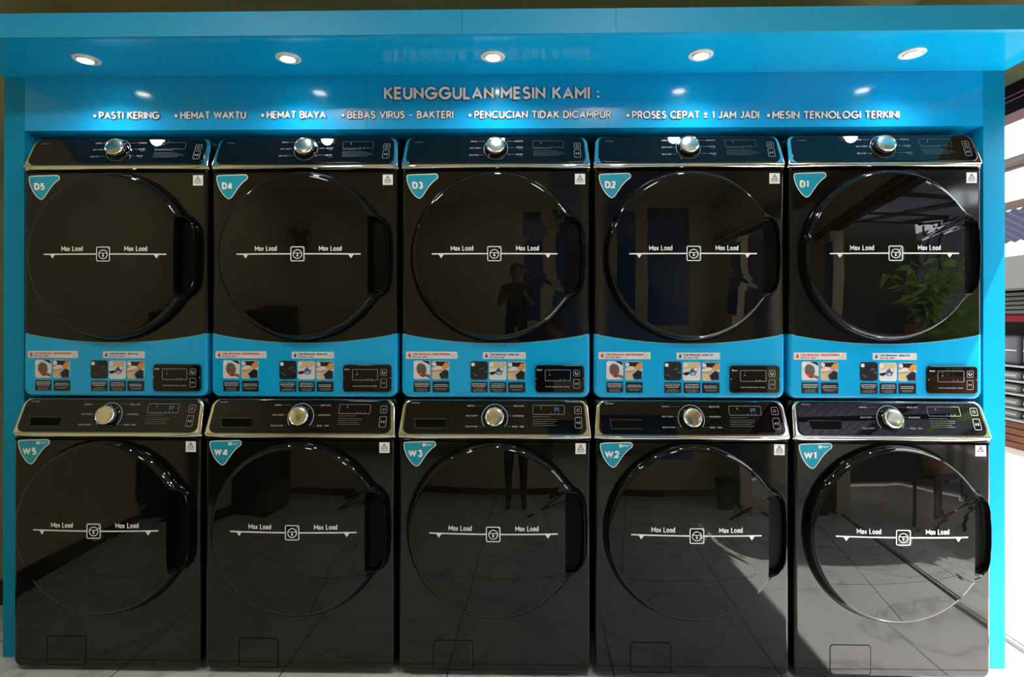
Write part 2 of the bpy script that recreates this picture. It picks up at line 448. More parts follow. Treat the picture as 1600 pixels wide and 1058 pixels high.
def banner_text(s, x0, x1, z0, h, w, bullet=None, slope=0.0):
    b = MB()
    halo = (h * .12 + .003, HALO, 0.0003)
    text(b, s, x0, z0, x1, h, w, LETTER, lay, 0.0035, 0.0, halo, slope=slope)
    if bullet is not None:
        b.poly(circle(bullet, z0 + h * .42, .0085), HALO, lambda x, z: (x, -.0004, z))
        b.prism(circle(bullet, z0 + h * .42, .0058), -.0035, 0, LETTER)
    b.build('lettering', su, 0)['label'] = 'white raised letters reading ' + s.rstrip(' :')
banner_text('KEUNGGULAN MESIN KAMI :', -.4205, .3815, 2.1010, .048, .19, slope=-.004)
TX = [('PASTI KERING', -1.5005, -1.271, 2.0335, -1.517), ('HEMAT WAKTU', -1.190, -.942, 2.0325, -1.206), ('HEMAT BIAYA', -.862, -.640, 2.0325, -.878),
      ('BEBAS VIRUS - BAKTERI', -.558, -.161, 2.0305, -.575), ('PENCUCIAN TIDAK DICAMPUR', -.082, .426, 2.0285, -.098),
      ('PROSES CEPAT ± 1 JAM JADI', .504, .971, 2.0245, .488), ('MESIN TEKNOLOGI TERKINI', 1.020, 1.483, 2.0215, 1.005)]
for s, a, e, z, bu in TX: banner_text(s, a, e, z, .0285, .17, bu, slope=-.003)

# downlights in the canopy
LX = [(-1.437, 'first downlight from left in canopy, up left of PASTI KERING'), (-.720, 'second downlight from left in canopy, above HEMAT BIAYA'),
      (-.003, 'middle downlight in canopy, right above the KEUNGGULAN heading'), (.715, 'fourth downlight from left in canopy, above PROSES CEPAT'),
      (1.436, 'rightmost downlight in canopy, above TERKINI and dryer D1')]
for lx, lab in LX:
    t = thing('downlight', 'round white ' + lab, 'ceiling light', (lx, -.101, 2.1945), 0, 'downlights in the canopy')
    b = MB(); b.lathe([(.0425, 0), (.0425, -.0025), (.040, -.0045), (.032, -.0045), (.029, -.002), (.028, -.0005)], (0, 0, 0), LAMPW, 40, 'z'); b.build('ring', t)
    b = MB(); b.lathe([(.030, -.0008), (.027, -.004), (.0255, -.0085), (.0245, -.0085), (.024, -.0065), (.001, -.0065)], (0, -.004, 0), LAMPW, 36, 'z')
    b.lathe([(.0238, -.0068), (.018, -.0078), (.001, -.0082)], (0, -.004, 0), LAMPE, 36, 'z', closed=True)
    b.build('lens', t)['label'] = 'glowing white lamp face'
    ld = bpy.data.lights.new('downlight_beam', 'SPOT'); ld.energy = 2.0; ld.spot_size = R(150); ld.spot_blend = 1.0; ld.shadow_soft_size = 0.022; ld.color = (.95, .98, 1.0)
    lo = bpy.data.objects.new('downlight_beam', ld); COL.objects.link(lo); lo.parent = t; lo.location = (0, -.004, -.03); lo.rotation_euler = (R(-8), 0, 0)

# added fill lamps, out of view, brightening the dim left side of the shop
for lx, lab in ((-1.15, 'added round white fill lamp over the left half of the shop'), (.55, 'added round white fill lamp over the right half of the shop')):
    t = thing('added_fill_lamp', lab, 'ceiling light', (lx, -1.55, ZC), 0, 'added fill lamps on the shop ceiling')
    b = MB(); b.lathe([(.001, -.001), (.15, -.001), (.155, -.03), (.145, -.045), (.135, -.045)], (0, 0, 0), LAMPW, 40, 'z'); b.build('base', t)
    b = MB(); b.lathe([(.136, -.044), (.10, -.055), (.001, -.060)], (0, 0, 0), mat('fill_diffuser', (.9, .9, .9), .5, emit=(1, .99, .96), es=2.5), 40, 'z'); b.build('diffuser', t)
    ld = bpy.data.lights.new('added_fill_light', 'AREA'); ld.shape = 'DISK'; ld.size = .27; ld.energy = 4.0; ld.color = (1, .99, .97)
    lo = bpy.data.objects.new('added_fill_light', ld); COL.objects.link(lo); lo.parent = t; lo.location = (0, 0, -.066)

# ------------------------------------------------------------------ machine parts
def front_lay(x, z, d=0.0): return (x, -d, z)
NODES = [(0, 1.052), (9, 1.060), (16, 1.078), (20.5, 1.082), (24.5, 1.062), (30, 1.010), (35, 1.0), (180, 1.0)]
def rho(a):
    a = abs((a + 180) % 360 - 180)
    for (a0, r0), (a1, r1) in zip(NODES, NODES[1:]):
        if a <= a1:
            t = (a - a0) / (a1 - a0); t = t * t * (3 - 2 * t)
            return r0 + (r1 - r0) * t
    return 1.0
HR, DOME = 0.044, 0.015
def sstep(a, b, x):
    t = max(0, min(1, (x - a) / (b - a))); return t * t * (3 - 2 * t)
def door_height(x, z, Rd):
    r = math.hypot(x, z); a = math.degrees(math.atan2(z, x)); k = rho(a); t = r / (k * Rd)
    if t <= .93: h = HR + DOME * (1 - (t / .93) ** 2)
    else: h = HR * math.sqrt(max(0, 1 - ((t - .93) / .072) ** 2))
    # finger recess on the right
    if x > .74 * Rd:
        m = sstep(.8065 * Rd, .812 * Rd, x) * (1 - sstep(k * .950 * Rd, k * .978 * Rd, r)) * (1 - sstep(.41 * Rd, .46 * Rd, abs(z)))
        h = h * (1 - m) + m * min(h, .012)
    return h
def make_door(par, zc, Rd):
    angs = []
    a = -50.0
    while a < 50: angs.append(a); a += 0.7
    while a < 310: angs.append(a); a += 2.6
    radii = [0.03, .12, .22, .32, .42, .52, .58, .60, .66, .72, .76, .785, .795, .805, .815, .825, .835, .845, .855, .865, .88, .90, .915, .93, .94, .95, .96, .968, .976, .983, .989, .994, .9985, 1.002]
    n = len(angs); grid = []
    def edge_t(a):          # ring parameter at which the straight inner edge of the finger recess is crossed
        t = .806
        for _ in range(4): t = .806 / (math.cos(R(a)) * rho(a) ** sstep(.5, .9, t))
        return t
    for t0 in radii:
        for a in angs:
            t = t0; aa = abs((a + 180) % 360 - 180)
            if aa < 44:
                te = min(edge_t(a), .94); te = .805 + (te - .805) * (1 - sstep(31, 44, aa))
                t = t0 * te / .805 if t0 <= .805 else te + (t0 - .805) * (1.002 - te) / (1.002 - .805)
            k = rho(a) ** (sstep(.5, .9, t)); r = t * k * Rd
            x, z = r * math.cos(R(a)), r * math.sin(R(a))
            grid.append((x, -door_height(x, z, Rd) if t0 < 1.0 else -.002, z + zc))
    def inrec(x, z):
        return x > .80 * Rd and abs(z) < .46 * Rd
    gl = MB(); fr = MB(); hd = MB()
    sel = {'g': [], 'g2': [], 'f': [], 'h': [], 'hr': []}
    for j in range(len(radii) - 1):
        for i in range(n):
            i2 = (i + 1) % n; f = (j * n + i, j * n + i2, (j + 1) * n + i2, (j + 1) * n + i)
            cxx = sum(grid[q][0] for q in f) / 4; cz2 = sum(grid[q][2] for q in f) / 4 - zc; cy = sum(grid[q][1] for q in f) / 4
            rr = math.hypot(cxx, cz2) / Rd
            kk = rho(math.degrees(math.atan2(cz2, cxx)))
            sunk = min(-grid[q][1] - (HR + DOME * max(0, 1 - (math.hypot(grid[q][0], grid[q][2] - zc) / Rd / .93) ** 2)) for q in f) < -.0006
            if cxx > .76 * Rd and abs(cz2) < .50 * Rd and rr < kk * .978 and sunk: sel['hr'].append(f)
            elif inrec(cxx, cz2): sel['h'].append(f)
            elif radii[j] < .595: sel['g2'].append(f)
            elif radii[j] < .925: sel['g'].append(f)
            else: sel['f'].append(f)
    def put(mb, fs, m):
        used = sorted({q for f in fs for q in f}); ix = {q: k for k, q in enumerate(used)}
        mb.add([grid[q] for q in used], [[ix[q] for q in f] for f in fs], m)
    put(fr, sel['f'], GLASS)
    ga = [(Rd * 1.001 * rho(a) * math.cos(R(a)), zc + Rd * 1.001 * rho(a) * math.sin(R(a))) for a in angs]
    gb = [((Rd * rho(a) + .006) * math.cos(R(a)), zc + (Rd * rho(a) + .006) * math.sin(R(a))) for a in angs]
    fr.ringpoly(gb, ga, RECESS, lambda x, z: (x, -.0008, z))
    door = fr.build('door', par, 60, recalc=False)
    put(gl, sel['g'], GLASS); 
    cen = len(gl.v); put(gl, sel['g2'], GLASS2)
    gl.add([(0, -(HR + DOME), zc)] + [grid[i] for i in range(n)], [(0, 1 + i, 1 + (i + 1) % n) for i in range(n)], GLASS2)
    g = gl.build('door_glass', door, 60, recalc=False)
    # weld the two tint zones so that the dome shades as one surface
    bm = bmesh.new(); bm.from_mesh(g.data); bmesh.ops.remove_doubles(bm, verts=bm.verts[:], dist=1e-5); bm.to_mesh(g.data); bm.free()
    put(hd, sel['h'], GLASS); put(hd, sel['hr'], RECESS)
    h = hd.build('door_handle', door, 60, recalc=False)
    for ob in (door, g, h):
        bm = bmesh.new(); bm.from_mesh(ob.data)
        if sum(f.normal.y for f in bm.faces) > 0: bmesh.ops.reverse_faces(bm, faces=bm.faces[:])
        bm.to_mesh(ob.data); bm.free()
    # the max-load print, lying on the dome
    lm = MB()
    def dl(x, z, d=0.0): return (x, -door_height(x, z, Rd) - .0012 - d, z + zc)
    dz = .003
    def bar(x0, x1, w=.0045):
        N = 10; P = [(x0 + (x1 - x0) * k / N, dz) for k in range(N + 1)]; lm.stroke(P, w, WHITE, dl)
    bar(-.224, -.024); bar(.024, .224)
    for s in (-1, 1):
        lm.poly([(s * .190 - .010, dz - .001), (s * .190, dz - .0155), (s * .190 + .010, dz - .001)], WHITE, dl)
    lm.stroke(rrect(-.0235, .0235, dz - .025, dz + .025, .004, 3), .0032, WHITE, dl, closed=True)
    lm.stroke(circle(0, dz - .001, .0155, 22), .0026, WHITE, dl, closed=True)
    lm.stroke([(-.0155, dz + .003), (.0155, dz + .003)], .0022, WHITE, dl)
    lm.stroke([(0, dz + .003), (0, dz - .007)], .0032, WHITE, dl); lm.poly([(-.005, dz - .005), (0, dz - .0115), (.005, dz - .005)], WHITE, dl)
    lm.poly(circle(.0185, dz + .020, .0016, 8), WHITE, dl)
    text(lm, 'Max Load', -.155, dz + .0105, -.075, .0190, .15, WHITE, dl)
    text(lm, 'Max Load', .077, dz + .0105, .157, .0190, .15, WHITE, dl)
    lm.build('load_mark', door, 0)['label'] = 'white printed line reading Max Load twice with a level icon'
    return door

def warn_sticker(par, x0, z0):
    b = MB(); b.box(x0, x0 + .037, -.0006, .0005, z0, z0 + .038, WHITE)
    f = lambda x, z, d=0.0: (x0 + x, -.0009 - d, z0 + z)
    b.stroke([(.0085, .0165), (.0285, .0165), (.0185, .0335)], .0020, BLACKP, f, closed=True)
    b.stroke([(.0185, .0285), (.0165, .0245), (.0205, .0235), (.0185, .0190)], .0016, BLACKP, f)
    for k, (z, w) in enumerate(((.0120, .029), (.0095, .027), (.0070, .022))):
        b.stroke([(.0185 - w / 2, z), (.0185 + w / 2, z)], .0013, GREYP, f)
    b.build('warning_sticker', par, 0)['label'] = 'small white warning sticker with a black triangle'

def dashes(b, x0, x1, z, w, m, f, seed=0):
    rnd = random.Random(seed); x = x0
    while x < x1 - .002:
        L = min(x1 - x, rnd.uniform(.004, .011)); b.stroke([(x, z), (x + L, z)], w, m, f); x += L + .0018

def control_panel(par, zc, ztop, washer):
    """chrome frame, sloping black panel, knob, print; zc = lower edge of the chrome strip"""
    z0 = zc + .015; k = .042 / (ztop - z0); yb = -.006
    def pl(x, z, d=0.0): return (x, yb + (z - z0) * k - d, z)
    def sl(x, y, z): return (x, yb + (z - z0) * k + y, z)
    # chrome strip (bowed profile) and the side cheeks as one frame
    b = MB(); N = 24; V = []; prof = [(.006, 0), (-.003, .0015), (-.0065, .005), (-.0065, .010), (-.004, .0145), (.006, .016)]
    for i in range(N + 1):
        x = -.345 + .69 * i / N; e = abs(x) / .345; back = .012 * e ** 10; up = .003 * e ** 2
        for y, z in prof: V.append((x, y + back, zc + z + up * (z / .016)))
    P = len(prof)
    F = [(i * P + j, (i + 1) * P + j, (i + 1) * P + j + 1, i * P + j + 1) for i in range(N) for j in range(P - 1)]
    F += [list(range(P)), [N * P + j for j in range(P)]]
    b.add(V, F, CHROME)
    H = ztop - z0
    out = []
    for x, z in rrect(-.345, .345, z0 - .004, ztop, .02, 6, (.004, .004, .026, .026)):
        out.append((x * (1 - .030 * (z - z0) / H), z))
    b.prism(out, .0005, .05, CHROME, .006, 4, sl)
    b.build('chrome_trim', par, 50)
    # black panel
    b = MB(); pin = []
    for x, z in rrect(-.331, .331, z0 + .001, ztop - .0025, .02, 7, (.024, .024, .022, .022)):
        e = max(0, abs(x) / .331)
        pin.append((x * (1 - .026 * (z - z0) / H), z + (.004 * e * e if z < z0 + .02 else 0)))
    b.prism(pin, -.004, .02, PANEL, .003, 3, sl)
    pan = b.build('control_panel', par, 40)
    d0 = .0044
    f = lambda x, z, d=0.0: pl(x, z, d0 + d)
    lab = MB(); dz = zc - (.8370 if not washer else .8510)
    zz = (lambda z: z - .993) if not washer else (lambda z: z)
    if washer:
        L = [('NORMAL', -.1015, -.0735, .9635, -.070, -.040), ('HEAVY DUTY', -.1035, -.0620, .9295, -.058, -.050), ('CLEAN WASH', -.1045, -.0610, .8935, -.057, -.046),
             ('DELICATES', .0680, .1045, .9635, .034, .064), ('SYNTHETICS', .0650, .1055, .9295, .050, .060), ('RINSE + SPIN', .0630, .1055, .8935, .044, .058)]
    else:
        L = [('NORMAL', -.0940, -.0690, 1.9345, -.066, -.040), ('HEAVY DUTY', -.0960, -.0560, 1.9065, -.053, -.048), ('DELICATES', -.0970, -.0640, 1.8780, -.060, -.045),
             ('SYNTHETICS', .0690, .1010, 1.9345, .040, .066), ('TIME DRY', .0740, .1000, 1.9085, .048, .070), ('TIME DRY', .0740, .1000, 1.8800, .045, .070)]
    pm = GREYP if washer else DIMP
    for s, a, e, z, l0, l1 in L:
        lab = MB(); text(lab, s, a, zz(z), e, .0058, .20, pm, f)
        lab.stroke([(l0, zz(z) + .003), (l1, zz(z) + .003)], .0008, DIMP, f)
        if s == 'TIME DRY': lab.stroke([(.084, zz(z) - .004), (.100, zz(z) - .004)], .001, DIMP, f)
        lab.build('cycle_label', pan, 0)
    sx, sz = ((-.3035, .9735) if washer else (-.300, 1.9330))
    lab = MB(); text(lab, 'SAMSUNG', sx, zz(sz), sx + .029, .0046, .22, pm, f)
    lab.build('maker_mark', pan, 0); lab = MB()
    rows = ((.930, .200), (.921, .227), (.9145, .223), (.9075, .212), (.901, .224)) if washer else ((1.906, .205), (1.8965, .225), (1.8905, .245), (1.8845, .257), (1.8785, .232))
    for q, (z, e) in enumerate(rows): dashes(lab, .137, e, zz(z), .0013 if washer else .0010, DIMP, f, q)
    lab.build('info_lines', pan, 0)
    # display window
    dp = MB(); a, e, zl, zh = (.137, .2505, .938, .969) if washer else (.1355, .2485, 1.9105, 1.9385)
    dp.stroke(rrect(a, e, zz(zl), zz(zh), .003, 3), .0011 if washer else .0008, GREYP if washer else DIMP, f, closed=True)
    dp.stroke([(a + .030, zz(zh) - .012), (a + .030, zz(zh) - .005)], .0022, GREYP if washer else DIMP, f)
    for q in range(3): dp.poly(circle(a + .066 + q * .0135, zz(zl) + .0045, .0013, 8), GREYP if washer else DIMP, f)
    disp = dp.build('display', pan, 0)
    # touch buttons
    bx = .288 if washer else .287
    for (zl, zh), kind in ((((.9405, .9650) if washer else (1.9085, 1.9290)), 'power_button'), (((.8925, .9285) if washer else (1.8700, 1.9015)), 'start_button')):
        bb = MB(); bb.stroke(rrect(bx, bx + .0235, zz(zl), zz(zh), .0035, 3), .0014, GREYP, f, closed=True)
        xc, zc2 = bx + .0117, zz((zl + zh) / 2)
        if kind == 'power_button':
            bb.stroke(arc(xc, zc2, .0048, .0048, 120, 420, 12), .0012, GREYP, f); bb.stroke([(xc, zc2), (xc, zc2 + .006)], .0012, GREYP, f)
        else:
            bb.poly([(xc - .006, zc2 - .0045), (xc - .0005, zc2), (xc - .006, zc2 + .0045)], GREYP, f)
            for q in (.0025, .0055): bb.stroke([(xc + q, zc2 - .0045), (xc + q, zc2 + .0045)], .0016, GREYP, f)
        bb.build(kind, pan, 0)
    # dial
    kz = .9255 if washer else zz(1.9065)
    kb = MB()
    def kf(x, y, z):   # axis along the panel normal
        n = Vector((0, -1, k)).normalized(); u = Vector((0, k, 1)).normalized(); c = Vector(pl(0, kz, d0 - .001))
        return c + Vector((x, 0, 0)) + u * z - n * y
    kb.lathe([(.0425, 0), (.0425, -.002), (.0415, -.0035), (.036, -.004), (.036, -.006)], (0, 0, 0), PANEL, 48, 'y', kf)
    kb.stroke([(.0465 * math.sin(R(t)), kz + .0465 * math.cos(R(t))) for t in range(-128, 129, 8)] if washer else [(.044 * math.sin(R(t)), kz + .044 * math.cos(R(t))) for t in range(-180, 181, 10)],
              .0024 if washer else .0014, RINGB if washer else DIMP, f)
    for t in (-40, 0, 40): 
        kb.lathe([(.0012, -.0042), (.0001, -.0046)], (.0385 * math.sin(R(t)), 0, .0385 * math.cos(R(t))), WHITE, 8, 'y', kf)
    base = kb.build('dial_base', pan, 45)
    kn = MB()
    kn.lathe([(.0345, -.004), (.0352, -.012), (.0355, -.020), (.0345, -.0255), (.032, -.0280), (.0295, -.0275), (.0285, -.0262)], (0, 0, 0), CHROME, 56, 'y', kf)
    kn.lathe([(.0285, -.0262), (.024, -.0272), (.012, -.0280), (.0005, -.0282)], (0, 0, 0), KNOB, 56, 'y', kf)
    kn.build('knob', pan, 50)['label'] = 'round chrome dial with a warm metal face'
    if washer:   # detergent drawer grip
        dr = MB(); o2 = [(-.289, .921), (-.283, .893), (-.279, .8905), (-.180, .8905), (-.176, .893), (-.174, .921)]
        o2 = [(-.290, .9215), (-.2835, .8905), (-.177, .8905), (-.174, .9215)]
        dr.poly(o2, RECESS, f)
        i2 = inset(o2[::-1], .0035)[::-1] if False else [(-.2855, .9185), (-.2800, .8965), (-.1790, .8965), (-.1765, .9185)]
        dr.add([pl(x, z, d0 + .0004) for x, z in o2] + [pl(x, z, d0 - .002) for x, z in i2], [(0, 1, 5, 4), (1, 2, 6, 5), (2, 3, 7, 6), (3, 0, 4, 7)], PANEL)
        dr.poly(i2, mat('drawer_void', (0.0006, 0.0006, 0.0006), 0.9, 0, 1.2), lambda x, z: pl(x, z, d0 + .0006))
        dr.stroke([(-.177, .8905), (-.2835, .8905), (-.290, .9215), (-.174, .9215)], .0007, DIMP, f, .0008)
        dr.build('drawer_grip', pan, 0)['label'] = 'black recessed grip of the detergent drawer'
    return pan, f

def badge(par, s, zt, washer):
    raw = [(150, 45), (300, 30), (600, 24), (880, 18), (940, 42), (962, 85), (940, 140), (860, 195), (740, 310), (640, 440), (550, 560), (490, 605), (430, 608), (330, 540), (225, 405), (155, 260), (122, 130), (128, 70)]
    mp = lambda px, py: (-.3265 + (px - 120) / 842 * .117, zt - (py - 18) / 590 * .090)
    outl = smoothloop([mp(*p) for p in reversed(raw)], 4)
    b = MB(); b.prism(outl, -.0007, .0005, WHITE)
    b.poly(inset(outl, .0028), TEAL, lambda x, z: (x, -.0009, z))
    f = lambda x, z, d=0.0: (x, -.0012 - d, z)
    h = .0265 if washer else .0265
    zb = mp(0, 385)[1] - (.001 if washer else 0)
    xa = -.3090 if washer else -.3045
    wd = {'D': .0385, 'W': .051}[s[0]] - (.008 if s[1] == '1' else 0)
    text(b, s, xa - .0014, zb - .001, xa + wd - .0014, h, .25, HALO, f)
    text(b, s, xa, zb, xa + wd, h, .25, WHITE, f, .0003)
    if washer:
        b.poly([(-.258, zt - .018), (-.246, zt - .018), (-.246, zt - .008), (-.258, zt - .008)], WHITE, f)
        b.stroke([(-.254, zt - .0155), (-.252, zt - .0105), (-.250, zt - .0155)], .0012, TEAL, f, .0002)
        text(b, 'DIGI', -.243, zt - .0165, -.2265, .0068, .18, WHITE, f)
        b.stroke([(-.2245, zt - .0105), (-.219, zt - .0105)], .0018, WHITE, f)
    o = b.build('number_badge', par, 0); o['label'] = 'teal badge with white edge reading ' + s

def tile(b, x0, x1, z0, z1, m, d=.0012, r=.006, edge=GREYP):
    b.prism(rrect(x0, x1, z0, z1, r, 4), -d, .0002, m)
def inst(par, zoff):
    """the instruction stickers on the blue band of a dryer; z given in world height for the middle dryer"""
    yb = .0014
    def f(x, z, d=0.0): return (x, -yb - .0009 - d, z - zoff)
    def sq(b, x0, x1, z0, z1, m, r=.002, d=.0008):
        b.prism([(x, z - zoff) for x, z in rrect(x0, x1, z0, z1, r, 3)], -yb - d, -yb + .0006, m)
    b = MB(); sq(b, -.327, -.139, 1.1355, 1.1615, PALE, .0015)
    b.poly(smoothloop([(-.314, 1.1405), (-.3085, 1.1445), (-.310, 1.151), (-.3135, 1.1575), (-.317, 1.151), (-.3195, 1.1455)][::1], 3), RED, f)
    text(b, 'CARA PEMAKAIAN - MESIN PENGERING', -.302, 1.1482, -.164, .0078, .24, RED, f)
    text(b, 'HOW TO USE - DRYER', -.302, 1.1395, -.250, .0052, .22, MAROONP, f)
    b.stroke([(-.158, 1.1405), (-.147, 1.1405), (-.1525, 1.1520)], .0012, ORANGE, f, closed=True)
    b.build('header_sticker', par, 0)['label'] = 'white sticker with red title CARA PEMAKAIAN MESIN PENGERING'
    b = MB(); sq(b, -.045, .111, 1.1355, 1.1600, PALE, .0015)
    b.poly(smoothloop([(-.0325, 1.1395), (-.0275, 1.1435), (-.029, 1.150), (-.032, 1.156), (-.035, 1.150), (-.0375, 1.1440)], 3), NAVY, f)
    text(b, 'CARA PEMAKAIAN - MESIN CUCI', -.020, 1.1475, .087, .0075, .24, NAVY, f)
    text(b, 'HOW TO USE - WASHER', -.020, 1.1390, .033, .0050, .22, NAVY, f)
    b.stroke([(.093, 1.1400), (.106, 1.1400), (.0995, 1.1520)], .0012, BEIGE, f, closed=True)
    b.build('header_sticker', par, 0)['label'] = 'white sticker with navy title CARA PEMAKAIAN MESIN CUCI'
    def num(b, x, z, ch):
        b.poly(circle(x, z, .0068, 14), WHITE, lambda a, c: f(a, c, .0006)); textc(b, ch, x, z - .0035, .007, .2, RED, f, .0008)
    P = lambda b, pts, m, x0, z0, d: b.poly([(x0 + a, z0 + c) for a, c in pts], m, lambda x, z: f(x, z, d))
    # 1: drum with red clothes
    b = MB(); sq(b, -.299, -.238, 1.0615, 1.1285, PALE, .007)
    P(b, [(.030, .0665), (.054, .0665), (.0595, .060), (.0595, .052)], BLACKP, -.299, 1.0615, .0001)
    P(b, smoothloop([(.012, .045), (.020, .056), (.034, .056), (.045, .046), (.047, .028), (.038, .014), (.022, .016), (.012, .028)], 3), mat('grey_photo', (.10, .095, .09), .4), -.299, 1.0615, .0002)
    P(b, smoothloop([(.014, .026), (.024, .030), (.036, .024), (.044, .014), (.036, .007), (.024, .012)], 3), MAROONP, -.299, 1.0615, .0003)
    P(b, smoothloop([(.018, .022), (.026, .026), (.032, .018), (.024, .014)], 3), RED, -.299, 1.0615, .0004)
    P(b, [(.036, .022), (.061, .014), (.061, .003), (.046, .008), (.036, .014)], mat('brown_photo', (.20, .10, .07), .4), -.299, 1.0615, .0005)
    num(b, -.291, 1.1185, '1'); b.build('step_picture', par, 0)['label'] = 'square photo of red clothes in a white drum'
    def pay(x0, z0, w, h, ch):
        b = MB(); sq(b, x0, x0 + w, z0, z0 + h, PALE, .007)
        q = lambda pts: [(a * w, c * h) for a, c in pts]
        P(b, q([(.10, .97), (.95, .97), (.98, .60), (.02, .60), (.02, .90)]), BLACKP, x0, z0, .0001)
        P(b, q([(.0, .02), (.50, .02), (.42, .45), (.0, .40)]), BEIGE, x0, z0, .0001)
        P(b, q(smoothloop([(.02, .55), (.20, .72), (.55, .70), (.72, .58), (.60, .46), (.20, .44)], 3)), PALE, x0, z0, .0002)
        P(b, q(smoothloop([(.0, .50), (.28, .50), (.62, .55), (.50, .42), (.10, .38), (.0, .42)], 3)), SKIN, x0, z0, .0003)
        P(b, q(smoothloop([(.55, .62), (.78, .92), (.97, .86), (.97, .62), (.74, .55)], 3)), ORANGE, x0, z0, .0004)
        P(b, q([(.04, .62), (.20, .66), (.24, .82), (.06, .80)]), SKIN, x0, z0, .0004)
        P(b, q([(.40, .28), (.74, .55), (.985, .46), (.985, .06), (.94, .015), (.52, .015)]), NAVY, x0, z0, .0005)
        P(b, q([(.46, .28), (.74, .50), (.94, .43), (.94, .08), (.56, .05)]), BLACKP, x0, z0, .0006)
        num(b, x0 + .0085, z0 + h - .011, ch); b.build('step_picture', par, 0)['label'] = 'square photo of two hands paying over a counter'
    pay(-.231, 1.0610, .062, .067, '2')
    b = MB(); sq(b, -.0905, -.0275, 1.0595, 1.1270, BLACKP, .009)
    for pts in ([(.008, .020), (.020, .012), (.026, .014), (.012, .024)], [(.034, .040), (.048, .046), (.054, .043), (.040, .036)], [(.048, .030), (.060, .034), (.060, .028), (.050, .026)]):
        P(b, smoothloop(pts, 3), mat('dark_photo', (.06, .055, .05), .4), -.0905, 1.0595, .0001)
    num(b, -.081, 1.1150, '1'); b.build('step_picture', par, 0)['label'] = 'square dark photo of clothes in a black drum'
    b = MB(); sq(b, -.0220, .0405, 1.0585, 1.1255, PALE, .008)
    P(b, [(.004, .040), (.030, .046), (.061, .050), (.061, .060), (.052, .0665), (.012, .0665), (.003, .060)], BEIGE, -.022, 1.0585, .0001)
    P(b, smoothloop([(.024, .030), (.030, .044), (.044, .050), (.055, .046), (.050, .030), (.036, .022)], 3), SKIN, -.022, 1.0585, .0002)
    P(b, [(.001, .028), (.020, .032), (.026, .026), (.012, .018), (.001, .022)], BLACKP, -.022, 1.0585, .0003)
    P(b, circle(.036, .030, .0125, 16), NAVY, -.022, 1.0585, .0004)
    P(b, [(.026, .029), (.045, .029), (.036, .018)], LILAC, -.022, 1.0585, .0005)
    P(b, circle(.046, .041, .007, 10), PALE, -.022, 1.0585, .0006)
    num(b, -.013, 1.1140, '2'); b.build('step_picture', par, 0)['label'] = 'square pale photo of a hand pouring detergent'
    pay(.0465, 1.0585, .063, .067, '3')
    caps = [(-.2985, -.2380, 1.0145, 1.0530, 3), (-.2290, -.1675, 1.0135, 1.0530, 2), (-.0890, -.0280, 1.0135, 1.0520, 3), (-.0200, .0405, 1.0135, 1.0510, 3), (.0470, .1095, 1.0135, 1.0510, 2)]
    for q, (x0, x1, z0, z1, nl) in enumerate(caps):
        b = MB(); sq(b, x0, x1, z0, z1, BLACKP, .003)
        rnd = random.Random(q); zt = z1 - (.0065 if nl == 3 else .012)
        for j in range(nl):
            w = rnd.uniform(.36, .46) * (x1 - x0); xc = (x0 + x1) / 2
            dashes(b, xc - w, xc + w, zt - j * .0058, .0020, PALE, f, q * 7 + j)
        zt -= nl * .0058 + .002
        for j in range(nl if nl == 2 else 3):
            w = rnd.uniform(.24, .42) * (x1 - x0); xc = (x0 + x1) / 2
            if zt - j * .0042 > z0 + .002: dashes(b, xc - w, xc + w, zt - j * .0042, .0012, GREYP, f, q * 9 + j + 3)
        b.build('caption_sticker', par, 0)

